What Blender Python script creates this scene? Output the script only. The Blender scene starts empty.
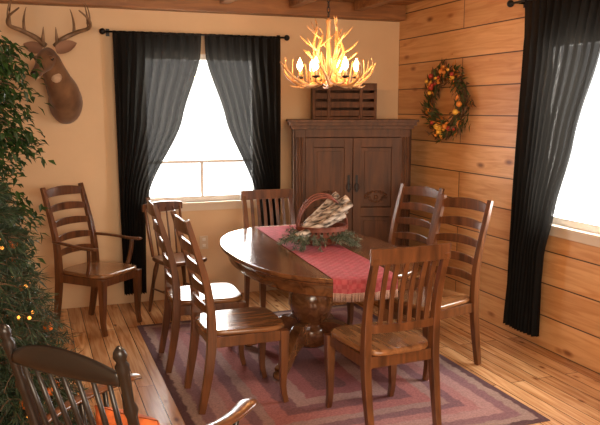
import bpy, math, random
from mathutils import Vector, Euler, Matrix
random.seed(7)
R=random.random
def U(a,b): return a+(b-a)*random.random()
scene=bpy.context.scene
try: scene.view_settings.view_transform='Standard'
except Exception: pass

# ---------------------------------------------------------------- materials
def newmat(name):
    m=bpy.data.materials.new(name); m.use_nodes=True
    nt=m.node_tree; b=nt.nodes['Principled BSDF']; return m,nt,b
def N(nt,t,**k):
    n=nt.nodes.new(t)
    for a,v in k.items(): setattr(n,a,v)
    return n
def ramp(nt,stops,interp='LINEAR'):
    r=N(nt,'ShaderNodeValToRGB'); cr=r.color_ramp; cr.interpolation=interp
    while len(cr.elements)<len(stops): cr.elements.new(0.5)
    for e,(p,c) in zip(cr.elements,stops):
        e.position=p; e.color=(c[0],c[1],c[2],1)
    return r
def wood(name,dark,light,scale=(14,14,1.6),rough=.35,bump=.05,coat=0.0,spec=.5):
    m,nt,b=newmat(name)
    tc=N(nt,'ShaderNodeTexCoord'); mp=N(nt,'ShaderNodeMapping'); mp.inputs['Scale'].default_value=scale
    nt.links.new(tc.outputs['Object'],mp.inputs['Vector'])
    n=N(nt,'ShaderNodeTexNoise'); n.inputs['Scale'].default_value=1.6; n.inputs['Detail'].default_value=7; n.inputs['Distortion'].default_value=.8
    nt.links.new(mp.outputs['Vector'],n.inputs['Vector'])
    r=ramp(nt,[(.3,dark),(.72,light)])
    nt.links.new(n.outputs['Fac'],r.inputs['Fac']); nt.links.new(r.outputs['Color'],b.inputs['Base Color'])
    b.inputs['Roughness'].default_value=rough; b.inputs['Specular IOR Level'].default_value=spec
    b.inputs['Coat Weight'].default_value=coat; b.inputs['Coat Roughness'].default_value=.15
    if bump:
        bp=N(nt,'ShaderNodeBump'); bp.inputs['Strength'].default_value=bump; bp.inputs['Distance'].default_value=.01
        nt.links.new(n.outputs['Fac'],bp.inputs['Height']); nt.links.new(bp.outputs['Normal'],b.inputs['Normal'])
    return m
def plain(name,col,rough=.6,metal=0,var=.0,vscale=20,trans=0,emis=None,es=0,bump=0):
    m,nt,b=newmat(name)
    b.inputs['Base Color'].default_value=(*col,1); b.inputs['Roughness'].default_value=rough; b.inputs['Metallic'].default_value=metal
    if var or bump:
        tc=N(nt,'ShaderNodeTexCoord'); n=N(nt,'ShaderNodeTexNoise'); n.inputs['Scale'].default_value=vscale; n.inputs['Detail'].default_value=4
        nt.links.new(tc.outputs['Object'],n.inputs['Vector'])
        r=ramp(nt,[(.3,[max(0,c*(1-var)) for c in col]),(.7,[min(1,c*(1+var)) for c in col])])
        nt.links.new(n.outputs['Fac'],r.inputs['Fac']); nt.links.new(r.outputs['Color'],b.inputs['Base Color'])
        if bump:
            bp=N(nt,'ShaderNodeBump'); bp.inputs['Strength'].default_value=bump; bp.inputs['Distance'].default_value=.01
            nt.links.new(n.outputs['Fac'],bp.inputs['Height']); nt.links.new(bp.outputs['Normal'],b.inputs['Normal'])
    if emis: b.inputs['Emission Color'].default_value=(*emis,1); b.inputs['Emission Strength'].default_value=es
    if trans:
        out=nt.nodes['Material Output']; t=N(nt,'ShaderNodeBsdfTranslucent'); t.inputs['Color'].default_value=(*[min(1,c*1.3) for c in col],1)
        mx=N(nt,'ShaderNodeMixShader'); mx.inputs[0].default_value=trans
        nt.links.new(b.outputs[0],mx.inputs[1]); nt.links.new(t.outputs[0],mx.inputs[2]); nt.links.new(mx.outputs[0],out.inputs['Surface'])
    return m
def planks(name,ua,va,length,width,c1,c2,grain,gap,rough,knots=True,bump=.15,off=.37,kscale=(3.2,6.5)):
    """ua = world axis index along the boards, va = axis across them"""
    m,nt,b=newmat(name)
    tc=N(nt,'ShaderNodeTexCoord'); sp=N(nt,'ShaderNodeSeparateXYZ'); nt.links.new(tc.outputs['Object'],sp.inputs[0])
    cb=N(nt,'ShaderNodeCombineXYZ'); nt.links.new(sp.outputs[ua],cb.inputs[0]); nt.links.new(sp.outputs[va],cb.inputs[1])
    br=N(nt,'ShaderNodeTexBrick'); br.offset=off; br.inputs['Scale'].default_value=1
    br.inputs['Brick Width'].default_value=length; br.inputs['Row Height'].default_value=width
    br.inputs['Mortar Size'].default_value=gap; br.inputs['Mortar Smooth'].default_value=.3; br.inputs['Bias'].default_value=0
    br.inputs['Color1'].default_value=(0,0,0,1); br.inputs['Color2'].default_value=(1,1,1,1); br.inputs['Mortar'].default_value=(.5,.5,.5,1)
    nt.links.new(cb.outputs[0],br.inputs['Vector'])
    mulv=N(nt,'ShaderNodeVectorMath',operation='MULTIPLY'); mulv.inputs[1].default_value=(1.2,16,1)
    nt.links.new(cb.outputs[0],mulv.inputs[0])
    addv=N(nt,'ShaderNodeVectorMath',operation='MULTIPLY_ADD'); addv.inputs[1].default_value=(9,9,9)
    nt.links.new(br.outputs['Color'],addv.inputs[0]); nt.links.new(mulv.outputs[0],addv.inputs[2])
    n=N(nt,'ShaderNodeTexNoise'); n.inputs['Scale'].default_value=1.5; n.inputs['Detail'].default_value=6; n.inputs['Distortion'].default_value=1.2
    nt.links.new(addv.outputs[0],n.inputs['Vector'])
    r1=ramp(nt,[(0,c1),(1,c2)]); nt.links.new(br.outputs['Color'],r1.inputs['Fac'])
    r2=ramp(nt,[(.3,grain),(.62,(1,1,1))]); nt.links.new(n.outputs['Fac'],r2.inputs['Fac'])
    mx=N(nt,'ShaderNodeMix',data_type='RGBA',blend_type='MULTIPLY'); mx.inputs['Factor'].default_value=1
    nt.links.new(r1.outputs['Color'],mx.inputs['A']); nt.links.new(r2.outputs['Color'],mx.inputs['B'])
    col=mx.outputs['Result']
    if knots:
        v=N(nt,'ShaderNodeTexVoronoi'); v.inputs['Scale'].default_value=1
        ms=N(nt,'ShaderNodeVectorMath',operation='MULTIPLY'); ms.inputs[1].default_value=(kscale[0],kscale[1],1)
        nt.links.new(cb.outputs[0],ms.inputs[0]); nt.links.new(ms.outputs[0],v.inputs['Vector'])
        r3=ramp(nt,[(.05,(.22,.10,.04)),(.10,(.6,.45,.35)),(.17,(1,1,1))]); nt.links.new(v.outputs['Distance'],r3.inputs['Fac'])
        m2=N(nt,'ShaderNodeMix',data_type='RGBA',blend_type='MULTIPLY'); m2.inputs['Factor'].default_value=.85
        nt.links.new(col,m2.inputs['A']); nt.links.new(r3.outputs['Color'],m2.inputs['B']); col=m2.outputs['Result']
    m3=N(nt,'ShaderNodeMix',data_type='RGBA',blend_type='MIX'); m3.inputs['B'].default_value=(.08,.035,.014,1)
    nt.links.new(br.outputs['Fac'],m3.inputs['Factor']); nt.links.new(col,m3.inputs['A'])
    nt.links.new(m3.outputs['Result'],b.inputs['Base Color']); b.inputs['Roughness'].default_value=rough
    bp=N(nt,'ShaderNodeBump'); bp.inputs['Strength'].default_value=bump*3; bp.inputs['Distance'].default_value=.01; bp.invert=True
    nt.links.new(br.outputs['Fac'],bp.inputs['Height']); nt.links.new(bp.outputs['Normal'],b.inputs['Normal'])
    return m

M_chair=wood('chair_wood',(.050,.018,.007),(.17,.064,.023),rough=.28,coat=.25)
M_seat=wood('chair_seat_wood',(.12,.050,.019),(.31,.145,.058),scale=(2,16,16),rough=.26,coat=.4)
M_dark=wood('dark_walnut',(.045,.018,.007),(.13,.052,.02),rough=.6,spec=.25)
M_cab=wood('cabinet_wood',(.050,.020,.008),(.13,.052,.019),rough=.5,spec=.3)
M_table=wood('table_wood',(.065,.023,.009),(.19,.080,.030),scale=(14,1.4,14),rough=.18,bump=.02,coat=.6)
M_light=wood('honey_wood',(.30,.14,.05),(.55,.30,.12),rough=.45)
M_black=plain('black_paint',(.012,.010,.009),.3)
M_iron=plain('black_iron',(.01,.01,.01),.4,.6)
M_wall=plain('tan_plaster',(.66,.475,.295),.85,var=.04,vscale=3,bump=.05)
M_pine=planks('pine_planks',1,2,3.0,.235,(.60,.32,.135),(.80,.48,.225),(.78,.64,.50),.005,.45,kscale=(2.4,6))
M_floor=planks('floor_planks',1,0,2.0,.105,(.48,.25,.11),(.78,.48,.24),(.56,.40,.28),.003,.25,kscale=(4,9))
M_beam=wood('beam_wood',(.16,.065,.022),(.36,.16,.055),scale=(1.2,12,12),rough=.55)
M_ceil=planks('ceiling_planks',0,1,3,.15,(.34,.17,.06),(.48,.26,.1),(.6,.4,.3),.004,.6)
M_white=plain('white_vinyl',(.82,.80,.76),.4)
M_trim=plain('window_trim',(.66,.56,.44),.5)

# ---------------------------------------------------------------- mesh builder
class B:
    def __init__(s): s.v=[];s.f=[];s.m=[];s.s=[]
    def add(s,vs,fs,mat=0,smooth=False,X=None):
        o=len(s.v)
        for p in vs:
            p=Vector(p); s.v.append(X@p if X else p)
        for f in fs: s.f.append([i+o for i in f]); s.m.append(mat); s.s.append(smooth)
    def box(s,c,size,mat=0,rot=None):
        x,y,z=[k/2 for k in size]
        vs=[(-x,-y,-z),(x,-y,-z),(x,y,-z),(-x,y,-z),(-x,-y,z),(x,-y,z),(x,y,z),(-x,y,z)]
        X=Matrix.Translation(Vector(c))
        if rot: X=X@Euler(rot).to_matrix().to_4x4()
        s.add(vs,[(0,3,2,1),(4,5,6,7),(0,1,5,4),(1,2,6,5),(2,3,7,6),(3,0,4,7)],mat,False,X)
    def tube(s,pts,ra,rb=None,n=10,mat=0,up=(0,0,1),rect=False,smooth=True,caps=True):
        pts=[Vector(p) for p in pts]; k=len(pts)
        if not hasattr(ra,'__len__'): ra=[ra]*k
        if rb is None: rb=ra
        if not hasattr(rb,'__len__'): rb=[rb]*k
        up=Vector(up)
        if rect: cs=[(-1,-1),(1,-1),(1,1),(-1,1)]; n=4; smooth=False
        else: cs=[(math.cos(2*math.pi*i/n),math.sin(2*math.pi*i/n)) for i in range(n)]
        vs=[]
        for i,p in enumerate(pts):
            t=(pts[min(i+1,k-1)]-pts[max(i-1,0)]).normalized()
            sd=t.cross(up)
            if sd.length<.05: sd=t.cross(Vector((1,0,0.01)))
            sd.normalize(); nn=sd.cross(t)
            for a,b in cs: vs.append(p+sd*a*ra[i]+nn*b*rb[i])
        fs=[]
        for i in range(k-1):
            for j in range(n):
                a=i*n+j;b=i*n+(j+1)%n
                fs.append((a,b,b+n,a+n))
        s.add(vs,fs,mat,smooth)
        if caps:
            o=len(s.v)-len(vs)
            s.f.append([o+j for j in range(n)][::-1]); s.m.append(mat); s.s.append(False)
            s.f.append([o+(k-1)*n+j for j in range(n)]); s.m.append(mat); s.s.append(False)
    def lathe(s,prof,c=(0,0,0),n=20,mat=0,X=None):
        vs=[];c=Vector(c)
        for r,z in prof:
            for j in range(n):
                a=2*math.pi*j/n; p=Vector((r*math.cos(a),r*math.sin(a),z))
                vs.append((X@p if X else p)+c)
        k=len(prof);fs=[]
        for i in range(k-1):
            for j in range(n):
                a=i*n+j;b=i*n+(j+1)%n; fs.append((a,b,b+n,a+n))
        fs.append(tuple(range(n))[::-1]); fs.append(tuple((k-1)*n+j for j in range(n)))
        s.add(vs,fs,mat,True)
    def sphere(s,c,r,mat=0,nu=14,nv=9,lobes=0,X=None):
        if not hasattr(r,'__len__'): r=(r,r,r)
        vs=[];c=Vector(c)
        for i in range(nv+1):
            ph=math.pi*i/nv
            for j in range(nu):
                a=2*math.pi*j/nu
                k=1-(.09*abs(math.cos(lobes*a/2)) if lobes else 0)*math.sin(ph)
                p=Vector((r[0]*k*math.sin(ph)*math.cos(a),r[1]*k*math.sin(ph)*math.sin(a),r[2]*math.cos(ph)*(1-(.25*(1-math.sin(ph))**2 if lobes else 0))))
                vs.append((X@p if X else p)+c)
        fs=[]
        for i in range(nv):
            for j in range(nu):
                a=i*nu+j;b=i*nu+(j+1)%nu; fs.append((a,a+nu,b+nu,b))
        s.add(vs,fs,mat,True)
    def slab(s,outline,z0,z1,r=.008,mat=0,smooth=True):
        n=len(outline); cx=sum(p[0] for p in outline)/n; cy=sum(p[1] for p in outline)/n
        rad=max(math.hypot(p[0]-cx,p[1]-cy) for p in outline)
        rings=[(z0,1-r/rad),(z0+r*.7,1),(z1-r,1),(z1-r*.3,1-r*.35/rad),(z1,1-r*1.2/rad)]
        vs=[]
        for z,k in rings:
            for p in outline: vs.append((cx+(p[0]-cx)*k,cy+(p[1]-cy)*k,z))
        fs=[]
        for i in range(len(rings)-1):
            for j in range(n):
                a=i*n+j;b=i*n+(j+1)%n; fs.append((a,b,b+n,a+n))
        s.add(vs,fs,mat,smooth)
        o=len(s.v)-len(vs)
        s.f.append([o+j for j in range(n)][::-1]); s.m.append(mat); s.s.append(False)
        s.f.append([o+(len(rings)-1)*n+j for j in range(n)]); s.m.append(mat); s.s.append(False)
    def leaf(s,c,d,nrm,L,W,mat=0,fold=.25):
        c=Vector(c); d=Vector(d).normalized(); nrm=Vector(nrm); sd=d.cross(nrm)
        if sd.length<1e-3: sd=d.cross(Vector((.3,1,.2)))
        sd.normalize(); nn=sd.cross(d)
        vs=[c,c+d*L*.45+sd*W/2+nn*W*fold,c+d*L-nn*L*.12,c+d*L*.45-sd*W/2+nn*W*fold,c+d*L*.5]
        s.add(vs,[(0,1,4),(1,2,4),(2,3,4),(3,0,4)],mat,False)
    def mesh(s,name,mats):
        me=bpy.data.meshes.new(name); me.from_pydata([tuple(v) for v in s.v],[],s.f)
        for m in mats: me.materials.append(m)
        me.polygons.foreach_set('material_index',s.m); me.polygons.foreach_set('use_smooth',s.s); me.update()
        return me
    def obj(s,name,mats,loc=(0,0,0),rz=0,bevel=0):
        return place(s.mesh(name,mats),name,loc,rz,bevel)
def place(me,name,loc=(0,0,0),rz=0,bevel=0):
    o=bpy.data.objects.new(name,me); bpy.context.collection.objects.link(o)
    o.location=loc; o.rotation_euler=(0,0,rz)
    if bevel:
        b=o.modifiers.new('bevel','BEVEL'); b.width=bevel; b.segments=2; b.limit_method='ANGLE'; b.angle_limit=math.radians(50)
    return o
def curve(pts,n):
    """catmull-rom resample"""
    P=[Vector(p) for p in pts]; out=[]; k=len(P)
    for i in range(k-1):
        p0=P[max(i-1,0)];p1=P[i];p2=P[i+1];p3=P[min(i+2,k-1)]
        for j in range(n):
            t=j/n
            out.append(.5*((2*p1)+(-p0+p2)*t+(2*p0-5*p1+4*p2-p3)*t*t+(-p0+3*p1-3*p2+p3)*t**3))
    out.append(P[-1]); return out
def lin(vals,k):
    out=[];n=len(vals)-1
    for i in range(k):
        t=i/(k-1)*n; j=min(int(t),n-1); out.append(vals[j]+(vals[j+1]-vals[j])*(t-j))
    return out

# ---------------------------------------------------------------- room shell
H=2.66; XL=-5.4; YB=-8.6; T=.12
def wall_x(name,x0,x1,y,yt,hole,mat):
    b=B(); yc=(y+yt)/2; d=abs(yt-y)
    def seg(a,c,z0,z1): b.box(((a+c)/2,yc,(z0+z1)/2),(c-a,d,z1-z0))
    if hole:
        hx0,hx1,hz0,hz1=hole
        seg(x0,hx0,0,H);seg(hx1,x1,0,H);seg(hx0,hx1,0,hz0);seg(hx0,hx1,hz1,H)
    else: seg(x0,x1,0,H)
    return b.obj(name,[mat])
def wall_y(name,y0,y1,x,xt,hole,mat):
    b=B(); xc=(x+xt)/2; d=abs(xt-x)
    def seg(a,c,z0,z1): b.box((xc,(a+c)/2,(z0+z1)/2),(d,c-a,z1-z0))
    if hole:
        a0,a1,hz0,hz1=hole
        seg(y0,a0,0,H);seg(a1,y1,0,H);seg(a0,a1,0,hz0);seg(a0,a1,hz1,H)
    else: seg(y0,y1,0,H)
    return b.obj(name,[mat])
WB=(-2.47,-1.42,.87,2.17)
WR=(-3.40,-2.12,.90,2.17)
wall_x('wall_back',XL-T,0+T,0,T,WB,M_wall)
wall_y('wall_right',YB,0,0,T,WR,M_pine)
wall_y('wall_left',YB,0,XL-T,XL,None,M_wall)
wall_x('wall_rear',XL-T,T,YB-T,YB,None,M_wall)
b=B(); b.box(((XL)/2,YB/2,-.05),(-XL+2*T,-YB+2*T,.1)); b.obj('floor',[M_floor])
b=B(); b.box(((XL)/2,YB/2,H+.05),(-XL+2*T,-YB+2*T,.1)); b.obj('ceiling',[M_ceil])
b=B(); b.box((XL/2,-.07,H-.07),(-XL-.02,.14,.14)); b.obj('trim_1',[M_beam],bevel=.006)
b=B()
for i in range(8):
    b.box((-.55-i*.62,-4.3,H-.045),(.09,8.1,.09))
b.obj('ceiling_beam',[M_beam],bevel=.005)
# windows ----------------------------------------------------------
def glassmat():
    m,nt,bb=newmat('window_glass'); out=nt.nodes['Material Output']
    t=N(nt,'ShaderNodeBsdfTransparent'); g=N(nt,'ShaderNodeBsdfGlossy'); g.inputs['Roughness'].default_value=.02
    mx=N(nt,'ShaderNodeMixShader'); mx.inputs[0].default_value=.05
    nt.links.new(t.outputs[0],mx.inputs[1]); nt.links.new(g.outputs[0],mx.inputs[2]); nt.links.new(mx.outputs[0],out.inputs['Surface'])
    return m
M_glass=glassmat()
def window(name,a0,a1,z0,z1,horizontal):
    b=B(); w=a1-a0; cx=(a0+a1)/2; f=.05
    b.box((a0+f/2,.07,(z0+z1)/2),(f,.06,z1-z0)); b.box((a1-f/2,.07,(z0+z1)/2),(f,.06,z1-z0))
    b.box((cx,.07,z0+f/2),(w-2*f,.06,f)); b.box((cx,.07,z1-f/2),(w-2*f,.06,f))
    zr=z0+.36 if horizontal else z0+.0
    if horizontal:
        b.box((cx,.07,zr),(w-2*f,.05,.025)); b.box((cx,.07,(z0+f+zr-.0125)/2),(.028,.05,zr-z0-f-.0125))
    else:
        b.box((cx,.07,(z0+z1)/2),(.045,.05,z1-z0-2*f))
    b.box((cx,.075,(z0+z1)/2),(w-2*f,.004,z1-z0-2*f),1)
    b.box((cx,.005,z0-.012),(w+.10,.07,.024),2)
    b.box((cx,-.008,z0-.05),(w+.04,.016,.05),2)
    return b.mesh(name,[M_white,M_glass,M_trim])
place(window('window_1',*WB,True),'window_1',(0,0,0))
place(window('window_2',2.12,3.40,.90,2.17,False),'window_2',(0,0,0),-math.pi/2)

# curtains -----------------------------------------------------------
def curtmat():
    m,nt,bb=newmat('black_sheer_fabric'); out=nt.nodes['Material Output']
    bb.inputs['Base Color'].default_value=(.010,.010,.010,1); bb.inputs['Roughness'].default_value=.9
    bb.inputs['Specular IOR Level'].default_value=.15
    t=N(nt,'ShaderNodeBsdfTranslucent'); t.inputs['Color'].default_value=(.022,.020,.017,1)
    tr=N(nt,'ShaderNodeBsdfTransparent')
    mx=N(nt,'ShaderNodeMixShader'); mx.inputs[0].default_value=.28
    m2=N(nt,'ShaderNodeMixShader'); m2.inputs[0].default_value=.02
    nt.links.new(bb.outputs[0],mx.inputs[1]); nt.links.new(t.outputs[0],mx.inputs[2])
    nt.links.new(mx.outputs[0],m2.inputs[1]); nt.links.new(tr.outputs[0],m2.inputs[2]); nt.links.new(m2.outputs[0],out.inputs['Surface'])
    return m
M_curt=curtmat()
def interp(tab,z):
    for (z0,v0),(z1,v1) in zip(tab,tab[1:]):
        if z>=z1: 
            t=(z-z1)/(z0-z1); t=t*t*(3-2*t)*.4+t*.6; return v1+(v0-v1)*t
    return tab[-1][1]
CY=-.095
def curtain(name,e0,e1,ztop,zbot,folds,loc,rz,seed):
    rnd=random.Random(seed); ph=[rnd.uniform(0,6) for _ in range(4)]
    b=B(); nu=folds*10; nz=44; vs=[]
    for i in range(nz+1):
        z=ztop+(zbot-ztop)*i/nz; a=interp(e0,z); c=interp(e1,z)
        s=min(1,i/6)
        for j in range(nu+1):
            u=j/nu
            uu=u+.012*math.sin(9*u+ph[0]+z*1.1)
            amp=(.012+.016*s)*(1 if .02<u<.98 else .5)
            y=CY+amp*math.sin(uu*folds*2*math.pi+ph[1]+.5*math.sin(z*2+ph[2]))+.008*math.sin(uu*folds*4.3*math.pi+ph[3]+z*3)
            vs.append((a+(c-a)*u,y,z))
    fs=[(i*(nu+1)+j,i*(nu+1)+j+1,(i+1)*(nu+1)+j+1,(i+1)*(nu+1)+j) for i in range(nz) for j in range(nu)]
    b.add(vs,fs,0,True); return b.obj(name,[M_curt],loc,rz)
curtain('curtain',[(2.335,-2.70),(.9,-2.69),(.1,-2.68)],[(2.335,-1.96),(2.15,-1.97),(1.6,-2.14),(1.0,-2.44),(.8,-2.48),(.1,-2.49)],2.335,.10,9,(0,0,0),0,1)
curtain('curtain',[(2.335,-1.93),(2.15,-1.925),(1.6,-1.75),(1.0,-1.50),(.8,-1.44),(.1,-1.43)],[(2.335,-1.24),(.9,-1.25),(.1,-1.26)],2.335,.10,9,(0,0,0),0,2)
curtain('curtain',[(2.455,2.02),(2.2,2.03),(.9,1.99),(.1,1.94)],[(2.455,2.84),(2.1,2.76),(1.5,2.56),(1.0,2.40),(.7,2.32),(.1,2.30)],2.455,.10,10,(0,0,0),-math.pi/2,3)
curtain('curtain',[(2.455,2.88),(2.1,2.96),(1.5,3.09),(1.0,3.22),(.7,3.28),(.1,3.28)],[(2.455,3.66),(.9,3.62),(.1,3.62)],2.455,.10,10,(0,0,0),-math.pi/2,4)
def rod(name,a0,a1,z,loc,rz):
    b=B(); b.tube([(a0,CY,z),(a1,CY,z)],.008,n=10)
    for a,s in((a0,-1),(a1,1)):
        b.sphere((a+s*.02,CY,z),.026)
    for a in(a0+.03,a1-.03):
        b.tube([(a,-.0,z),(a,CY,z)],.007,n=8); b.box((a,-.005,z),(.03,.01,.06))
    return b.obj(name,[M_iron],loc,rz)
rod('curtain_rod',-2.76,-1.20,2.325,(0,0,0),0)
rod('curtain_rod',1.87,3.72,2.445,(0,0,0),-math.pi/2)
b=B(); b.box((0,-.004,0),(.075,.008,.12)); b.box((0,-.009,.028),(.03,.004,.028),1); b.box((0,-.009,-.028),(.03,.004,.028),1)
b.obj('wall_outlet',[M_trim,M_white],(-1.95,0,.50),bevel=.002)

# ---------------------------------------------------------------- rug
def rugmat(hx,hy):
    m,nt,b=newmat('rug_weave'); tc=N(nt,'ShaderNodeTexCoord'); sp=N(nt,'ShaderNodeSeparateXYZ'); nt.links.new(tc.outputs['Object'],sp.inputs[0])
    def mth(op,a,bv=None):
        n=N(nt,'ShaderNodeMath',operation=op)
        for i,q in enumerate((a,bv)):
            if q is None: continue
            if isinstance(q,(int,float)): n.inputs[i].default_value=q
            else: nt.links.new(q,n.inputs[i])
        return n.outputs[0]
    dx=mth('SUBTRACT',hx,mth('ABSOLUTE',sp.outputs[0])); dy=mth('SUBTRACT',hy,mth('ABSOLUTE',sp.outputs[1]))
    d=mth('MINIMUM',dx,dy)
    n0=N(nt,'ShaderNodeTexNoise'); n0.inputs['Scale'].default_value=14; nt.links.new(tc.outputs['Object'],n0.inputs['Vector'])
    d=mth('ADD',d,mth('MULTIPLY',n0.outputs['Fac'],.05)); d=mth('DIVIDE',d,hx)
    st=[(0,(.11,.06,.065)),(.08,(.32,.22,.19)),(.14,(.24,.13,.14)),(.22,(.38,.22,.205)),(.31,(.36,.17,.165)),(.38,(.21,.11,.12)),(.45,(.33,.20,.18)),(.52,(.36,.14,.13)),(.62,(.20,.09,.095)),(.72,(.31,.18,.16)),(.82,(.25,.09,.09)),(.92,(.16,.07,.07))]
    r=ramp(nt,st,'LINEAR'); 
    # keep each band flat with a short soft transition
    cr=r.color_ramp
    extra=[]
    for i in range(len(st)-1):
        extra.append((st[i+1][0]-.012,st[i][1]))
    for p,c in extra:
        e=cr.elements.new(p); e.color=(c[0],c[1],c[2],1)
    nt.links.new(d,r.inputs['Fac'])
    n=N(nt,'ShaderNodeTexNoise'); n.inputs['Scale'].default_value=90; nt.links.new(tc.outputs['Object'],n.inputs['Vector'])
    r2=ramp(nt,[(.3,(.7,.7,.7)),(.7,(1,1,1))]); nt.links.new(n.outputs['Fac'],r2.inputs['Fac'])
    mx=N(nt,'ShaderNodeMix',data_type='RGBA',blend_type='MULTIPLY'); mx.inputs['Factor'].default_value=1
    nt.links.new(r.outputs['Color'],mx.inputs['A']); nt.links.new(r2.outputs['Color'],mx.inputs['B']); nt.links.new(mx.outputs['Result'],b.inputs['Base Color'])
    b.inputs['Roughness'].default_value=1; b.inputs['Specular IOR Level'].default_value=.1
    bp=N(nt,'ShaderNodeBump'); bp.inputs['Strength'].default_value=.4; bp.inputs['Distance'].default_value=.005
    nt.links.new(n.outputs['Fac'],bp.inputs['Height']); nt.links.new(bp.outputs['Normal'],b.inputs['Normal'])
    return m
RUG=.005
RX0,RX1,RY0,RY1=-2.66,-.77,-3.28,-.72
hx=(RX1-RX0)/2; hy=(RY1-RY0)/2
b=B(); b.box((0,0,RUG/2-.0005),(2*hx,2*hy,RUG-.001)); b.obj('area_rug',[rugmat(hx,hy)],((RX0+RX1)/2,(RY0+RY1)/2,0))

# ---------------------------------------------------------------- chairs
def seat_outline(x0,x1,w0,w1):
    pts=[]
    n=28
    for i in range(n):
        a=2*math.pi*i/n; c,s=math.cos(a),math.sin(a)
        e=.42
        x=(abs(c)**e)*(1 if c>0 else -1); y=(abs(s)**e)*(1 if s>0 else -1)
        t=(x+1)/2; w=w0+(w1-w0)*t
        pts.append((x0+(x1-x0)*t, y*w))
    return pts
def posts(b,h,lean,w=.205):
    for s in(-1,1):
        p=curve([(-.27,s*(w-.005),0),(-.225,s*w,.24),(-.205,s*w,.46),(-.225,s*w,.72),(-.205-lean,s*w,h)],5)
        k=len(p); b.tube(p,lin([.016,.019,.021,.019,.017],k),lin([.019,.024,.026,.020,.014],k),rect=True,up=(1,0,0))
def back_x(z,h,lean):
    pts=[(.46,-.205),(.72,-.225),(h,-.205-lean)]
    for (z0,x0),(z1,x1) in zip(pts,pts[1:]):
        if z<=z1: return x0+(x1-x0)*(z-z0)/(z1-z0)
    return pts[-1][1]
def base(b,front=.215,w=.205):
    b.slab(seat_outline(-.235,.245,.20,.235),.435,.468,.012,1)
    for s in(-1,1):
        p=curve([(front+.015,s*w,0),(front-.003,s*w,.10),(front+.002,s*w,.28),(front+.004,s*w,.436)],4); k=len(p)
        b.tube(p,lin([.015,.017,.023,.026],k),lin([.015,.017,.023,.026],k),rect=True,up=(1,0,0))
        b.box(((front-.21)/2,s*w,.405),(front+.20,.018,.062))
    b.box((front,0,.405),(.018,2*w-.04,.062)); b.box((-.205,0,.405),(.018,2*w-.04,.062))
def ladder(arms=False):
    b=B(); h=1.10; lean=.125; base(b); posts(b,h,lean)
    for z,hh in((.585,.026),(.695,.027),(.81,.028),(.925,.029),(1.045,.036)):
        x=back_x(z,h,lean); pts=[];hs=[]
        for i in range(11):
            u=-1+2*i/10; pts.append((x-.028*(1-u*u),u*.195,z+.014*(1-u*u))); hs.append(hh*(.80+.25*(1-u*u)))
        b.tube(pts,.008,hs,rect=True)
    if arms:
        for s in(-1,1):
            p=curve([(-.235,s*.215,.69),(-.08,s*.245,.685),(.10,s*.262,.672),(.215,s*.255,.672)],5);k=len(p)
            b.tube(p,lin([.018,.022,.028,.034],k),.011,n=10)
            b.tube(curve([(.10,s*.228,.45),(.13,s*.242,.56),(.14,s*.252,.668)],4),.014,.017,n=8)
    return b.mesh('dining_chair',[M_chair,M_seat])
def slatchair():
    b=B(); h=1.0; lean=.09; base(b); posts(b,h-.03,lean)
    def rail(z,hh,w):
        x=back_x(z,h,lean); pts=[];
        for i in range(9):
            u=-1+2*i/8; pts.append((x-.020*(1-u*u),u*w,z))
        b.tube(pts,.010,hh,rect=True)
    rail(.975,.040,.232); rail(.585,.022,.19)
    for k in range(6):
        u=(-1+2*(k+.5)/6); y=u*.165
        x0=back_x(.60,h,lean)-.020*(1-(y/.19)**2); x1=back_x(.94,h,lean)-.020*(1-(y/.23)**2); xm=back_x(.75,h,lean)-.018
        b.tube(curve([(x0,y,.60),(xm,y,.77),(x1,y,.94)],3),.014,.006,rect=True,up=(1,0,0))
    return b.mesh('dining_chair',[M_chair,M_seat])
me_l=ladder(); me_a=ladder(True); me_s=slatchair()
rad=math.radians
place(me_s,'dining_chair',(-1.63,-2.91,RUG),rad(93),.003)
place(me_l,'dining_chair',(-2.28,-2.33,RUG),rad(0),.003)
place(me_l,'dining_chair',(-2.33,-1.64,RUG),rad(-3),.003)
place(me_l,'dining_chair',(-.95,-2.27,RUG),rad(195),.003)
place(me_l,'dining_chair',(-.86,-1.53,RUG),rad(196),.003)
place(me_s,'dining_chair',(-1.52,-.84,RUG),rad(-90),.003)
place(me_a,'dining_armchair',(-2.93,-.60,0),rad(-46),.003)
def spindle_chair():
    b=B(); b.slab(seat_outline(-.19,.20,.17,.20),.44,.475,.012,0)
    for sx,sy in((-1,-1),(-1,1),(1,-1),(1,1)):
        p=[(sx*.13,sy*.12,.44),(sx*.16,sy*.15,.25),(sx*.185,sy*.18,0)]
        b.tube(curve(p,4),lin([.015,.021,.015,.019,.011],9),n=10)
    for s in(-1,1): b.tube([(-.165,s*.155,.2),(.165,s*.155,.2)],lin([.008,.013,.008],2),n=8)
    b.tube([(0,-.155,.2),(0,.155,.2)],.009,n=8)
    for i in range(6):
        y=-.15+.06*i; r=.014 if i in(0,5) else .008
        b.tube([(-.165,y*.95,.47),(-.20,y*1.05,.68),(-.235,y*1.1,.87)],[r,r*1.1,r*.8],n=8)
    pts=[(-.235-.02*(1-u*u),u*.19,.875) for u in[-1+.2*i for i in range(11)]]
    b.tube(pts,.010,[.03+.014*(1-abs(-1+.2*i)**2) for i in range(11)],rect=True)
    return b.mesh('windsor_chair',[M_chair])
place(spindle_chair(),'windsor_chair',(-2.27,-.45,0),rad(-70),.002)

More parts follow.
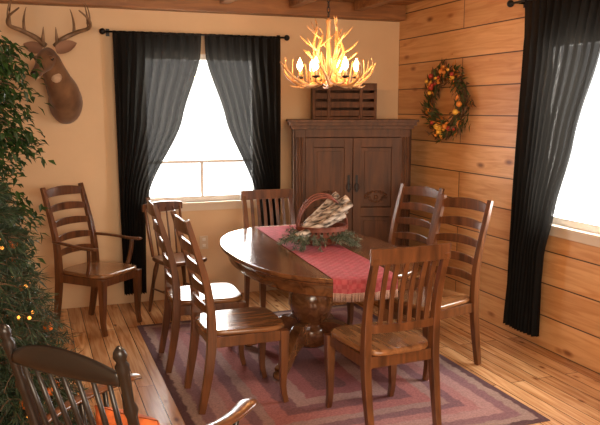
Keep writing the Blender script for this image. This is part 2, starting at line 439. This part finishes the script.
# foreground windsor rocking chair
def windsor_arm():
    b=B()
    b.slab(seat_outline(-.24,.25,.22,.26),.41,.45,.015,0)
    for sx,sy in((-1,-1),(-1,1),(1,-1),(1,1)):
        b.tube([(sx*.17,sy*.17,.41),(sx*.19,sy*.20,.25),(sx*.21,sy*.225,.055)],[.017,.024,.015],n=12)
    for s in(-1,1):
        p=[(x,s*.225,.02+.16*((x+.02)**2)) for x in[-.50+.1*i for i in range(9)]]
        b.tube(p,.014,.022,rect=True)
        b.tube([(-.2,s*.212,.2),(.2,s*.212,.2)],[.012,.012],n=8)
    b.tube([(0,-.21,.2),(0,.21,.2)],.012,n=8)
    for s in(-1,1):
        d=Vector((-.16,s*.03,.61)); o=Vector((-.20,s*.20,.44))
        prof=[(0,.016),(.08,.022),(.14,.014),(.18,.02),(.30,.024),(.5,.018),(.62,.016),(.66,.022),(.70,.014),(.86,.018),(.90,.021),(.92,.013),(.95,.021),(.975,.017),(1,.005)]
        b.tube([o+d*t for t,r in prof],[r for t,r in prof],n=14)
    for i in range(7):
        y=-.15+.05*i
        b.tube([(-.205,y,.44),(-.27,y*1.08,.70),(-.335-.015*(1-(y/.2)**2),y*1.15,.935)],[.008,.010,.007],n=8)
    us=[-1+.1*i for i in range(21)]
    b.tube([(-.335-.03*(1-u*u),u*.215,.94+.03*(1-u*u)) for u in us],.011,[.020+.024*(1-u*u) for u in us],rect=False,n=12)
    for s in(-1,1):
        p=curve([(-.265,s*.212,.68),(-.10,s*.26,.675),(.10,s*.285,.665),(.24,s*.27,.665),(.285,s*.25,.658)],5);k=len(p)
        b.tube(p,lin([.014,.022,.030,.038,.02],k),lin([.010,.012,.012,.012,.008],k),n=12,mat=1)
        for x in(-.02,.10,.20): b.tube([(x*.9,s*.225,.445),(x,s*.262,.66)],[.010,.010],n=8)
    return b.mesh('rocking_chair',[M_black,M_chair])
rk=place(windsor_arm(),'rocking_chair',(-3.06,-3.94,0),rad(42),0)
def cushion(name,mat,loc,rot,s=(.38,.38,.13)):
    b=B(); n=14; vs=[]
    for side in(1,-1):
        for i in range(n+1):
            for j in range(n+1):
                u=-1+2*i/n;v=-1+2*j/n
                t=(max(0,1-u**4)*max(0,1-v**4))**.55
                k=1-.06*(1-abs(u)*abs(v))*max(abs(u),abs(v))**6
                vs.append((u*s[0]/2*k,v*s[1]/2*k,side*(t*s[2]/2+.002)))
    fs=[]
    m=(n+1)
    for i in range(n):
        for j in range(n):
            a=i*m+j; fs.append((a,a+m,a+m+1,a+1)); a+=m*m; fs.append((a,a+1,a+m+1,a+m))
    b.add(vs,fs,0,True); o=b.obj(name,[mat],loc); o.rotation_euler=rot; return o
M_orange=plain('orange_fabric',(.50,.12,.03),.8,var=.5,vscale=25)
cushion('throw_pillow',M_orange,(-3.10,-3.98,.585),(0,rad(75),rad(42)),(.25,.27,.09))

# ---------------------------------------------------------------- table
TC=(-1.63,-1.86); TA,TB_=.57,.95
def sup(a,b_,e,n=72):
    pts=[]
    for i in range(n):
        t=2*math.pi*i/n;c,s=math.cos(t),math.sin(t)
        pts.append((a*abs(c)**(2/e)*(1 if c>=0 else -1),b_*abs(s)**(2/e)*(1 if s>=0 else -1)))
    return pts
b=B()
b.slab(sup(TA,TB_,2.3),.735,.765,.012)
b.slab(sup(TA-.02,TB_-.02,2.3),.720,.736,.004)
b.slab(sup(TA-.06,TB_-.06,2.3),.645,.721,.006)
b.lathe([(.17,.64),(.17,.60),(.10,.585),(.085,.56),(.10,.53),(.125,.50),(.145,.44),(.15,.38),(.135,.31),(.10,.26),(.09,.24),(.115,.22),(.125,.20),(.125,.12),(.10,.09),(.04,.085)],n=28)
for q in range(4):
    a=math.pi/4+q*math.pi/2; c,s=math.cos(a),math.sin(a)
    prof=curve([(.08,0,.19),(.20,0,.205),(.32,0,.15),(.42,0,.07),(.49,0,.045)],5)
    k=len(prof); pts=[(p.x*c,p.x*s,p.z) for p in prof]
    b.tube(pts,lin([.04,.038,.034,.032,.034],k),lin([.075,.065,.045,.034,.034],k),rect=True)
    b.sphere((.49*c,.49*s,.033),(.045,.045,.033))
b.obj('dining_table',[M_table],(TC[0],TC[1],RUG),bevel=.003)
TZ=.765+RUG
# runner --------------------------------------------------------------
def runmat():
    m,nt,b=newmat('runner_fabric'); tc=N(nt,'ShaderNodeTexCoord')
    ck=N(nt,'ShaderNodeTexChecker'); ck.inputs['Scale'].default_value=38; nt.links.new(tc.outputs['Object'],ck.inputs['Vector'])
    v=N(nt,'ShaderNodeTexVoronoi'); v.inputs['Scale'].default_value=22; nt.links.new(tc.outputs['Object'],v.inputs['Vector'])
    r=ramp(nt,[(.2,(.40,.05,.075)),(.5,(.27,.035,.05))]); nt.links.new(v.outputs['Distance'],r.inputs['Fac'])
    mx=N(nt,'ShaderNodeMix',data_type='RGBA'); mx.inputs['A'].default_value=(.48,.16,.17,1)
    mm=N(nt,'ShaderNodeMath',operation='MULTIPLY_ADD'); mm.inputs[1].default_value=.25; mm.inputs[2].default_value=.65
    nt.links.new(ck.outputs['Fac'],mm.inputs[0]); nt.links.new(mm.outputs[0],mx.inputs['Factor']); nt.links.new(r.outputs['Color'],mx.inputs['B'])
    nt.links.new(mx.outputs['Result'],b.inputs['Base Color']); b.inputs['Roughness'].default_value=.9
    return m
M_fringe=plain('cream_fringe',(.62,.42,.36),.9)
b=B(); W=.19; nx=16
def edge_y(x): return -(TB_+.004)*(1-(abs(x)/TA)**2.3)**(1/2.3)
def axisx(y): return .02+(y-.0)*.06
vs=[];rows=None
for i in range(nx+1):
    u=-W+2*W*i/nx; col=[]
    y0=.90
    ey=edge_y(u+axisx(-.9))
    for k in range(25):
        y=y0+(ey-y0)*k/24; col.append((u+axisx(y),y,.002+.0015*math.sin(y*14+u*9)*.6))
    for dz in(.006,.02,.04,.06,.08): col.append((u+axisx(ey),ey-.008-.004*math.sin(u*40),-dz+.002))
    rows=len(col); vs+=col
fs=[(i*rows+j,(i+1)*rows+j,(i+1)*rows+j+1,i*rows+j+1) for i in range(nx) for j in range(rows-1)]
b.add(vs,fs,0,True)
for i in range(60):
    u=-W+2*W*i/59; ey=edge_y(u+axisx(-.9)); x=u+axisx(ey)
    b.tube([(x,ey-.009,-.075),(x+U(-.003,.003),ey-.012,-.125)],.0018,n=4,mat=1)
    b.tube([(u+axisx(.90),.90,.003),(u+axisx(.9)+U(-.004,.004),.925,.003)],.0018,n=4,mat=1)
b.obj('table_runner',[runmat(),M_fringe],(TC[0],TC[1],TZ+.001))

# log basket ------------------------------------------------------------
def barkmat():
    m,nt,b=newmat('birch_bark'); tc=N(nt,'ShaderNodeTexCoord'); mp=N(nt,'ShaderNodeMapping'); mp.inputs['Scale'].default_value=(8,34,34)
    nt.links.new(tc.outputs['Object'],mp.inputs['Vector'])
    n=N(nt,'ShaderNodeTexNoise'); n.inputs['Scale'].default_value=1.5; n.inputs['Detail'].default_value=5; nt.links.new(mp.outputs['Vector'],n.inputs['Vector'])
    r=ramp(nt,[(.38,(.04,.03,.022)),(.47,(.26,.20,.15)),(.64,(.60,.53,.45))]); nt.links.new(n.outputs['Fac'],r.inputs['Fac']); nt.links.new(r.outputs['Color'],b.inputs['Base Color']); b.inputs['Roughness'].default_value=.8
    return m
M_bark=barkmat(); M_end=plain('cut_wood',(.45,.27,.14),.8,var=.15,vscale=60)
M_red=plain('red_basket_wood',(.16,.04,.02),.5,var=.3)
M_fir=plain('fir_green',(.05,.075,.04),.8,var=.4)
M_fir2=plain('frosted_fir',(.15,.17,.12),.8,var=.4)
b=B()
n=26
for ring_z,ra,rb in((.012,.13,.10),(.06,.155,.115),(.11,.175,.13)):
    pts=[(ra*math.cos(2*math.pi*i/n),rb*math.sin(2*math.pi*i/n),ring_z) for i in range(n+1)]
    b.tube(pts,.005,.016,rect=True)
for i in range(n):
    a=2*math.pi*i/n; c,s=math.cos(a),math.sin(a)
    b.tube([(.132*c,.102*s,.005),(.178*c,.133*s,.125)],.012,.004,rect=True,up=(c,s,0))
b.slab([(.13*math.cos(2*math.pi*i/n),.10*math.sin(2*math.pi*i/n)) for i in range(n)],.0,.012,.002)
for hi in range(3):
    dy=.018*(hi-1)
    pts=[(.178*math.cos(t),dy*(1+.8*math.sin(t)),.10+(.22+.01*hi)*math.sin(t)) for t in[math.pi*i/22 for i in range(23)]]
    b.tube(pts,.006,.005,n=8,up=(0,1,0))
for (x,y,z,L,r,rz,ry) in((-.03,-.06,.13,.38,.032,.15,-.38),(.0,.03,.14,.40,.034,-.1,-.48),(.02,-.015,.205,.38,.030,.05,-.55),(-.02,.08,.13,.34,.027,.3,-.35),(.04,-.075,.185,.34,.024,-.12,-.62),(.01,.055,.225,.32,.024,.1,-.7)):
    d=Vector((math.cos(ry)*math.cos(rz),math.cos(ry)*math.sin(rz),-math.sin(ry)))
    c=Vector((x,y,z)); k=7
    b.tube([c+d*L*(t/6-.5) for t in range(k)],[r*U(.94,1.05) for _ in range(k)],n=14,mat=1,caps=False)
    for sgn in(-1,1):
        e=c+d*L*.5*sgn; b.tube([e-d*.001*sgn,e+d*.001*sgn],r*.99,n=14,mat=2)
def sprig(b,p0,d,L,mats,nl=.035,dens=60,droop=.2,nw=.12):
    p0=Vector(p0); d=Vector(d).normalized(); pts=[]
    for i in range(6):
        t=i/5; pts.append(p0+d*L*t+Vector((0,0,-droop*L*t*t)))
    b.tube(pts,lin([.004,.0015],6),n=5,mat=mats[0],caps=False)
    for i in range(dens):
        t=U(.05,1); j=min(int(t*5),4); q=pts[j].lerp(pts[j+1],t*5-j)
        dd=(pts[j+1]-pts[j]).normalized(); sd=Vector((U(-1,1),U(-1,1),U(-1,1)))
        nd=(dd*.8+sd*.9).normalized(); k=mats[1] if R()<.6 else mats[-1]
        b.leaf(q,nd,Vector((U(-1,1),U(-1,1),1)),nl*U(.7,1.2),nl*nw,k,fold=.05)
for i in range(48):
    a=U(0,6.28); c,s=math.cos(a),math.sin(a)
    p=Vector((.11*c-.05,.09*s-.08,.06)); sprig(b,p,(c,s-.3,U(.1,.7)),U(.10,.19),(3,4,3),.036,60,.45,.16)
for v in b.v:
    if v.z<.004: v.z=.004
b.obj('log_basket',[M_red,M_bark,M_end,M_fir,M_fir2],(-1.51,-1.76,TZ+.006),rad(-5))

# ---------------------------------------------------------------- cabinet
b=B(); w,d,h=1.02,.42,1.60
b.box((0,0,.045),(w-.04,d-.03,.09)); 
for s in(-1,1): b.box((s*(w/2-.01),0,.80),(.02,d,1.44)); 
b.box((0,d/2-.01,.80),(w-.04,.02,1.44)); b.box((0,0,.10),(w-.04,d-.02,.03)); b.box((0,0,1.51),(w-.04,d-.02,.03))
fy=-d/2
for s in(-1,1): b.box((s*(w/2-.05),fy+.012,.80),(.10,.024,1.44),0)
b.box((0,fy+.012,1.485),(w-.2,.024,.07)); b.box((0,fy+.012,.13),(w-.2,.024,.09))
for s in(-1,1):
    for k in(-1,0,1): b.tube([(s*(w/2-.05)+k*.022,fy-.002,.16),(s*(w/2-.05)+k*.022,fy-.002,1.45)],.008,n=8)
dw=(w-.2)/2-.004
for s in(-1,1):
    cx=s*(dw/2+.003); y=fy+.004
    z0,z1=.18,1.445
    for t in(-1,1): b.box((cx+t*(dw/2-.035),y,(z0+z1)/2),(.07,.026,z1-z0))
    for z in(z0+.04,.80,z1-.04): b.box((cx,y,z),(dw-.14,.026,.08))
    for (a,c) in((.265,.755),(.845,1.36)):
        b.box((cx,y+.008,(a+c)/2),(dw-.14,.012,c-a))
        b.box((cx,y+.001,(a+c)/2),(dw-.20,.014,c-a-.06))
    for t in range(9):
        an=math.pi*t/8
        b.sphere((cx+.09*math.cos(an),y-.014,.93+.05*math.sin(an)),(.016,.008,.012),0,8,6)
    for t in range(7):
        an=math.pi+math.pi*t/6
        b.sphere((cx+.06*math.cos(an),y-.014,.93+.04*math.sin(an)),(.014,.008,.010),0,8,6)
    b.sphere((cx,y-.014,.93),(.02,.01,.02),0,10,7)
    px=s*.035
    b.box((px,y-.016,1.05),(.02,.006,.15),1)
    ring=[(px+.022*math.cos(a),y-.024,1.02+.03*math.sin(a)) for a in[2*math.pi*i/14 for i in range(15)]]
    b.tube(ring,.0035,n=6,mat=1,up=(0,1,0),caps=False)
b.box((0,-.008,1.535),(w+.03,d+.03,.03)); b.box((0,-.015,1.565),(w+.07,d+.06,.03)); b.box((0,-.02,1.59),(w+.10,d+.08,.022))
b.box((0,-.012,.06),(w+.02,d+.02,.05)); 
for sx in(-1,1): b.sphere((sx*(w/2-.05),-d/2+.05,.03),(.045,.045,.035)); b.sphere((sx*(w/2-.05),d/2-.06,.03),(.045,.045,.035))
b.obj('armoire',[M_cab,M_iron],(-.71,-.44,.005),rad(-17),bevel=.004)
b=B(); cw,cd_,ch=.56,.26,.31
for s in(-1,1):
    b.box((s*(cw/2-.012),0,ch/2),(.024,cd_,ch))
b.box((0,0,.01),(cw-.048,cd_,.02)); b.box((0,cd_/2-.008,ch/2),(cw-.048,.016,ch)); b.box((0,0,ch-.008),(cw-.048,cd_-.02,.016))
for k in range(4): b.box((0,-cd_/2+.008,.052+k*.074),(cw-.048,.016,.052))
b.box((-.14,-cd_/2-.004,.155),(.03,.012,.29)); b.box((.14,-cd_/2-.004,.155),(.03,.012,.29)); 
b.obj('wooden_crate',[M_dark,M_light],(-.76,-.40,1.607),rad(-17),bevel=.003)

# ---------------------------------------------------------------- chandelier
M_ant=plain('antler_bone',(.50,.27,.11),.45,var=.45,vscale=14)
M_bulb=plain('candle_bulb',(1,.8,.5),.3,emis=(1,.68,.32),es=35)
M_candle=plain('candle_sleeve',(.7,.5,.28),.5)
def antler(b,pts,r0,tines,mat=0,n=4):
    p=curve(pts,n); k=len(p)
    b.tube(p,[max(.0025,r0*(1-.75*(i/(k-1))**1.3)) for i in range(k)],n=9,mat=mat)
    for (t,vec,bend) in tines:
        i=int(t*(k-1)); o=p[i]; v=Vector(vec); bd=Vector(bend)
        rr=r0*(1-.75*t)*.8
        q=[o+v*s+bd*s*s for s in(0,.2,.4,.6,.8,1)]
        b.tube(q,[rr,rr*.95,rr*.8,rr*.62,rr*.42,.002],n=8,mat=mat)
CH=Vector((-1.53,-1.90,1.86))
b=B(); bulbs=[]
for i in range(8):
    a=2*math.pi*i/8+.25; 
    def L(r,t,z): return (r*math.cos(a)-t*math.sin(a), r*math.sin(a)+t*math.cos(a), z)
    def V(r,t,z): return Vector(L(r,t,z))
    k_=1 if i%2==0 else .88
    antler(b,[L(.02,-.03,.06),L(.10,.0,.0),L(.20*k_,.03,-.01),L(.305*k_,.02,.05),L(.355*k_,-.03,.13)],.017,
        [(.25,V(.02,-.03,.10),V(.0,0,.03)),(.45,V(.03,.03,.13),V(-.02,0,.02)),(.65,V(.03,.02,.12),V(-.03,0,.02)),(.82,V(.03,-.03,.07),V(-.03,0,.02)),(.5,V(.06,.02,-.05),V(0,.02,.05))])
for i in range(6):
    aa=2*math.pi*i/6+.75
    P=Vector((.185*math.cos(aa),.185*math.sin(aa),.05))
    b.tube([(.03*math.cos(aa),.03*math.sin(aa),.03),(.11*math.cos(aa),.11*math.sin(aa),-.005),(P.x,P.y,.01),(P.x,P.y,.04)],.007,n=7)
    b.lathe([(.006,.03),(.024,.035),(.028,.045),(.012,.048)],(P.x,P.y,0),n=12,mat=1)
    b.tube([(P.x,P.y,.045),(P.x,P.y,.08)],.010,n=10,mat=2)
    b.lathe([(.004,.08),(.016,.094),(.021,.115),(.014,.137),(.005,.155),(.001,.165)],(P.x,P.y,0),n=10,mat=3)
    bulbs.append(CH+P+Vector((0,0,.07)))
for i in range(5):
    a=2*math.pi*i/5+.9; c,s=math.cos(a),math.sin(a)
    def L(r,t,z): return (r*c-t*s, r*s+t*c, z)
    def V(r,t,z): return Vector(L(r,t,z))
    zz=1 if i%2 else .84
    antler(b,[L(.02,.0,.02),L(.07,.01,.12*zz),L(.10,.02,.24*zz),L(.07,.03,.36*zz),L(.09,.02,.42*zz)],.015,
       [(.35,V(.11,.0,.05),V(0,0,.03)),(.55,V(.12,.02,.05),V(-.02,0,.03)),(.72,V(.08,-.05,.06),V(0,0,.02)),(.6,V(-.07,.06,.06),V(0,0,.02)),(.2,V(.05,.06,.10),V(0,0,.02))])
b.lathe([(.01,-.02),(.03,-.01),(.035,.02),(.02,.05),(.012,.10),(.012,.38),(.02,.40),(.006,.42)],n=12,mat=0)
z=.42; top=H-CH.z; k=0
while z<top-.05:
    ring=[]
    for i in range(11):
        t=2*math.pi*i/10; u=.010*math.cos(t); w_=.021*math.sin(t)
        ring.append((u,0,z+.017+w_) if k%2 else (0,u,z+.017+w_))
    b.tube(ring,.003,n=6,mat=1,up=((0,1,0) if k%2 else (1,0,0)),caps=False); z+=.033; k+=1
b.lathe([(.008,top-.06),(.012,top-.04),(.06,top-.03),(.065,top)],n=18,mat=1)
b.obj('antler_chandelier',[M_ant,M_iron,M_candle,M_bulb],CH,0)

# ---------------------------------------------------------------- wreath
M_lf=[plain('wreath_leaf_olive',(.06,.08,.02),.7,trans=.2),plain('wreath_leaf_brown',(.12,.055,.02),.7),plain('wreath_leaf_orange',(.62,.22,.03),.6),plain('wreath_berry_yellow',(.80,.45,.06),.4),plain('wreath_berry_red',(.40,.04,.02),.4)]
b=B(); Rw=.235
for k in range(5):
    ph=U(0,6); pts=[]
    for i in range(41):
        t=2*math.pi*i/40
        r=Rw+.03*math.sin(5*t+ph+k); pts.append((-.045+.02*math.cos(5*t+ph),r*math.cos(t)*1.08,r*math.sin(t)))
    b.tube(pts,.006,n=6,mat=1,caps=False)
for i in range(820):
    t=U(0,6.283); r=Rw+random.gauss(0,.042); x=-.045+U(-.03,.035)
    p=Vector((min(-.015,x),r*math.cos(t)*1.08,r*math.sin(t)))
    d=Vector((U(-.8,.05),math.cos(t)*U(-.4,1)-math.sin(t)*.8+U(-.4,.4),math.sin(t)*U(-.4,1)+math.cos(t)*.8+U(-.4,.4)))
    b.leaf(p,d,(-1,U(-.6,.6),U(-.6,.6)),U(.05,.10),U(.014,.030),random.choice([0,0,0,0,0,1,1,1,2]))
for i in range(40):
    t=random.choice([U(.5,2.2),U(3.4,5.0),U(0,6.28)]); r=Rw+random.gauss(0,.03)
    b.sphere((-.085+U(-.02,.02),r*math.cos(t)*1.08,r*math.sin(t)),U(.012,.026),random.choice([3,3,2,2,4]),8,6)
b.obj('autumn_wreath',M_lf,(-.002,-.96,1.76))

# ---------------------------------------------------------------- deer mount
def furmat(name,dark,light):
    m,nt,bb=newmat(name); tc=N(nt,'ShaderNodeTexCoord')
    n=N(nt,'ShaderNodeTexNoise'); n.inputs['Scale'].default_value=7; n.inputs['Detail'].default_value=3; nt.links.new(tc.outputs['Object'],n.inputs['Vector'])
    r=ramp(nt,[(.3,dark),(.7,light)]); nt.links.new(n.outputs['Fac'],r.inputs['Fac']); nt.links.new(r.outputs['Color'],bb.inputs['Base Color'])
    bb.inputs['Roughness'].default_value=1; bb.inputs['Specular IOR Level'].default_value=.1
    bb.inputs['Sheen Weight'].default_value=.2
    return m
M_fur=furmat('deer_fur',(.11,.055,.028),(.22,.12,.060))
M_furw=plain('deer_white_fur',(.42,.30,.20),.95,var=.2,vscale=30)
M_eye=plain('glass_eye',(.005,.004,.003),.08)
M_nose=plain('deer_nose',(.012,.01,.01),.35)
M_ear=plain('deer_inner_ear',(.30,.17,.11),.9)
M_antl=plain('deer_antler',(.20,.12,.065),.5,var=.4,vscale=15)
b=B()
def dense(secs,m):
    c=curve([s[0] for s in secs],m); k=len(c)
    a=lin([s[1] for s in secs],k); d=lin([s[2] for s in secs],k)
    return [(c[i],a[i],d[i]) for i in range(k)]
def loft(b,secs,n=18,mat=0):
    b.tube([Vector(s[0]) for s in secs],[s[1] for s in secs],[s[2] for s in secs],n=n,mat=mat)
loft(b,dense([((.02,-.002,-.06),.13,.17),((.02,-.06,-.055),.135,.18),((.01,-.14,0),.118,.15),((-.03,-.21,.085),.098,.125),((-.065,-.26,.18),.084,.10),((-.09,-.30,.27),.070,.077),((-.10,-.32,.33),.035,.035)],8),n=28)
hd=Vector((-.42,-.80,-.46)).normalized()
h0=Vector((-.085,-.27,.30))
def hp(t,u=0,v=0):
    sd=hd.cross(Vector((0,0,1))).normalized(); up=sd.cross(hd)
    return h0+hd*t+sd*u+up*v
loft(b,dense([(hp(-.03),.03,.035),(hp(.02),.065,.075),(hp(.08),.072,.082),(hp(.13,0,-.003),.066,.075),(hp(.19,0,-.012),.046,.055),(hp(.25,0,-.018),.036,.043),(hp(.30,0,-.022),.034,.036),(hp(.325,0,-.024),.022,.024)],6),n=24)
b.sphere(hp(.322,0,-.008),(.026,.02,.02),3,12,8)
b.sphere(hp(.30,0,-.045),(.030,.030,.018),1,12,8)
for s in(-1,1):
    b.sphere(hp(.115,s*.062,.022),.017,2,12,8)
    b.sphere(hp(.115,s*.055,.030),(.024,.024,.018),0,10,7)
    o=hp(.01,s*.06,.045); d=(hp(-.03,s*.19,.075)-o).normalized(); L_=.17
    fw_=Vector((0,-1,.2)); sd=d.cross(fw_).normalized()
    rowsv=[];
    for i in range(7):
        t=i/6; wv=.048*math.sin(math.pi*min(1,.12+t*.88))**.7*(1-t*.15)+.002
        for j in range(5):
            q=-1+j/2; rowsv.append(o+d*L_*t+sd*wv*q+fw_*(.022*(q*q)-.005)*math.sin(math.pi*(.1+t*.8)))
    fs=[(i*5+j,i*5+j+1,(i+1)*5+j+1,(i+1)*5+j) for i in range(6) for j in range(4)]
    b.add(rowsv,fs,4,True); b.add([v-fw_*.006 for v in rowsv],[f[::-1] for f in fs],0,True)
    A=lambda x,y,z:(-.085+s*x,-.29+y,.37+z)
    antler(b,[A(.035,0,0),A(.10,.02,.06),A(.20,.01,.11),A(.29,-.07,.14),A(.285,-.17,.19),A(.21,-.23,.25)],.022,
       [(.10,(s*-.01,-.05,.10),(0,0,.02)),(.38,(s*.03,.02,.19),(s*-.05,0,0)),(.56,(s*.03,-.0,.20),(s*-.05,0,0)),(.76,(s*.01,-.02,.14),(s*-.04,0,0))],mat=5,n=5)
b.sphere(Vector((-.055,-.322,.13)),(.045,.03,.045),1,12,8)
b.obj('deer_head_mount',[M_fur,M_furw,M_eye,M_nose,M_ear,M_antl],(-3.11,0,1.81))

# ---------------------------------------------------------------- plants
M_trunk=plain('trunk_bark',(.12,.07,.04),.9,var=.3)
M_g1=plain('ficus_leaf',(.016,.042,.009),.5,trans=.2); M_g2=plain('ficus_leaf_light',(.035,.08,.016),.5,trans=.25)
M_pot=plain('pot_ceramic',(.16,.07,.035),.5)
b=B()
b.lathe([(.12,0),(.15,.02),(.17,.25),(.185,.26),(.185,.29),(.16,.29),(.155,.26),(.05,.255)],n=24,mat=3)
for k in range(3):
    a=k*2.1; b.tube(curve([(.03*math.cos(a),.03*math.sin(a),.25),(.04*math.cos(a+1.5),.04*math.sin(a+1.5),.7),(.05*math.cos(a+3),.05*math.sin(a+3),1.2),(.14*math.cos(a+3.6),.14*math.sin(a+3.6),1.9)],5),lin([.02,.008],16),n=8,mat=0)
for i in range(110):
    z0=U(.85,2.0); a=U(0,6.283); L_=U(.26,.42)*(1-.22*abs((z0-1.5)/.7)); c,s=math.cos(a),math.sin(a)
    pts=[Vector((c*L_*t,s*L_*t,z0+.22*t-.25*t*t)) for t in(0,.25,.5,.75,1)]
    b.tube(pts,lin([.006,.002],5),n=5,mat=0,caps=False)
    for q in range(62):
        t=U(.2,1.05); p=Vector((c*L_*t,s*L_*t,z0+.22*t-.25*t*t))+Vector((U(-.07,.07),U(-.07,.07),U(-.09,.07)))
        b.leaf(p,(c*.5+U(-.7,.7),s*.5+U(-.7,.7),U(-1,.2)),(U(-.5,.5),U(-.5,.5),1),U(.05,.075),U(.022,.034),1 if R()<.6 else 2)
b.obj('ficus_tree',[M_trunk,M_g1,M_g2,M_pot],(-3.72,-1.95,0))
M_n1=plain('fir_needle',(.012,.030,.014),.6); M_n2=plain('fir_needle_light',(.03,.06,.025),.6)
M_orn=plain('orange_ornament',(.75,.17,.02),.3); M_bulb2=plain('fairy_bulb',(1,.5,.1),.3,emis=(1,.35,.05),es=2)
b=B(); b.tube([(0,0,.0),(0,0,1.40)],[.03,.008],n=10)
b.lathe([(.16,0),(.17,.02),(.14,.10),(.05,.14)],n=20,mat=0)
for lv in range(14):
    z=.16+lv*.092; Lr=.48*(1-lv/17)+.03; m_=max(7,int(15-lv*.6))
    for k in range(m_):
        a=2*math.pi*(k+R()*.5)/m_+lv*.7; d=(math.cos(a),math.sin(a),.22)
        L_=Lr*U(.85,1.1)
        sprig(b,(0,0,z),d,L_,(0,1,2),.075,int(55+160*L_),.42,.07)
        for q in(.45,.7):
            o=Vector((d[0]*L_*q,d[1]*L_*q,z+.22*L_*q-.42*L_*q*q))
            for sg in(-1,1):
                sprig(b,o,(math.cos(a+sg*.8),math.sin(a+sg*.8),.05),L_*.38,(0,1,2),.06,int(24+70*L_),.3,.07)
for i in range(26):
    z=U(.2,1.3); a=U(0,6.28); r=(.44*(1-(z-.16)/1.6)+.02)*U(.7,1.0)
    b.sphere((r*math.cos(a),r*math.sin(a),z-.05),U(.018,.030),3,12,8,lobes=6)
for i in range(24):
    z=U(.2,1.25); a=U(0,6.28); r=(.44*(1-(z-.16)/1.6)+.02)*U(.6,1.0)
    b.sphere((r*math.cos(a),r*math.sin(a),z-.03),.008,4,6,5)
b.obj('decorated_fir_tree',[M_trunk,M_n1,M_n2,M_orn,M_bulb2],(-3.61,-2.98,0))

# ---------------------------------------------------------------- lights
def area(name,loc,rot,sx,sy,e,col):
    l=bpy.data.lights.new(name,'AREA'); l.shape='RECTANGLE'; l.size=sx; l.size_y=sy; l.energy=e; l.color=col
    o=bpy.data.objects.new(name,l); bpy.context.collection.objects.link(o); o.location=loc; o.rotation_euler=rot; return o
area('daylight_back_window',(-1.945,.45,1.60),(rad(-90),0,0),2.2,2.2,380,(1,.97,.92))
area('daylight_right_window',(.45,-2.76,1.6),(0,rad(90),0),2.2,2.4,430,(1,.97,.92))
area('rear_warm_fill',(-2.9,-8.3,1.9),(rad(80),0,0),3.0,1.4,225,(1,.83,.64))  # added warm fill behind the camera; the rear wall has no opening
area('overhead_warm_fill',(-2.6,-4.6,2.52),(0,0,0),.5,.5,40,(1,.70,.44))  # added interior fill above the frame, no lamp fixture modelled
for i,p in enumerate(bulbs):
    l=bpy.data.lights.new('bulb_light','POINT'); l.energy=4.2; l.color=(1,.47,.15); l.shadow_soft_size=.03
    o=bpy.data.objects.new('bulb_light',l); bpy.context.collection.objects.link(o); o.location=p+Vector((0,0,.06))
w=bpy.data.worlds.new('world'); scene.world=w; w.use_nodes=True
bg=w.node_tree.nodes['Background']; bg.inputs[0].default_value=(1,.98,.95,1); bg.inputs[1].default_value=3

# ---------------------------------------------------------------- camera
cam=bpy.data.cameras.new('camera'); co=bpy.data.objects.new('camera',cam); bpy.context.collection.objects.link(co)
co.location=(-3.37,-6.32,1.7); co.rotation_euler=Euler((math.pi/2-math.radians(8.22),0,-math.radians(20.4)))
cam.sensor_width=36; cam.lens=720*36/600; cam.clip_start=.05
scene.camera=co
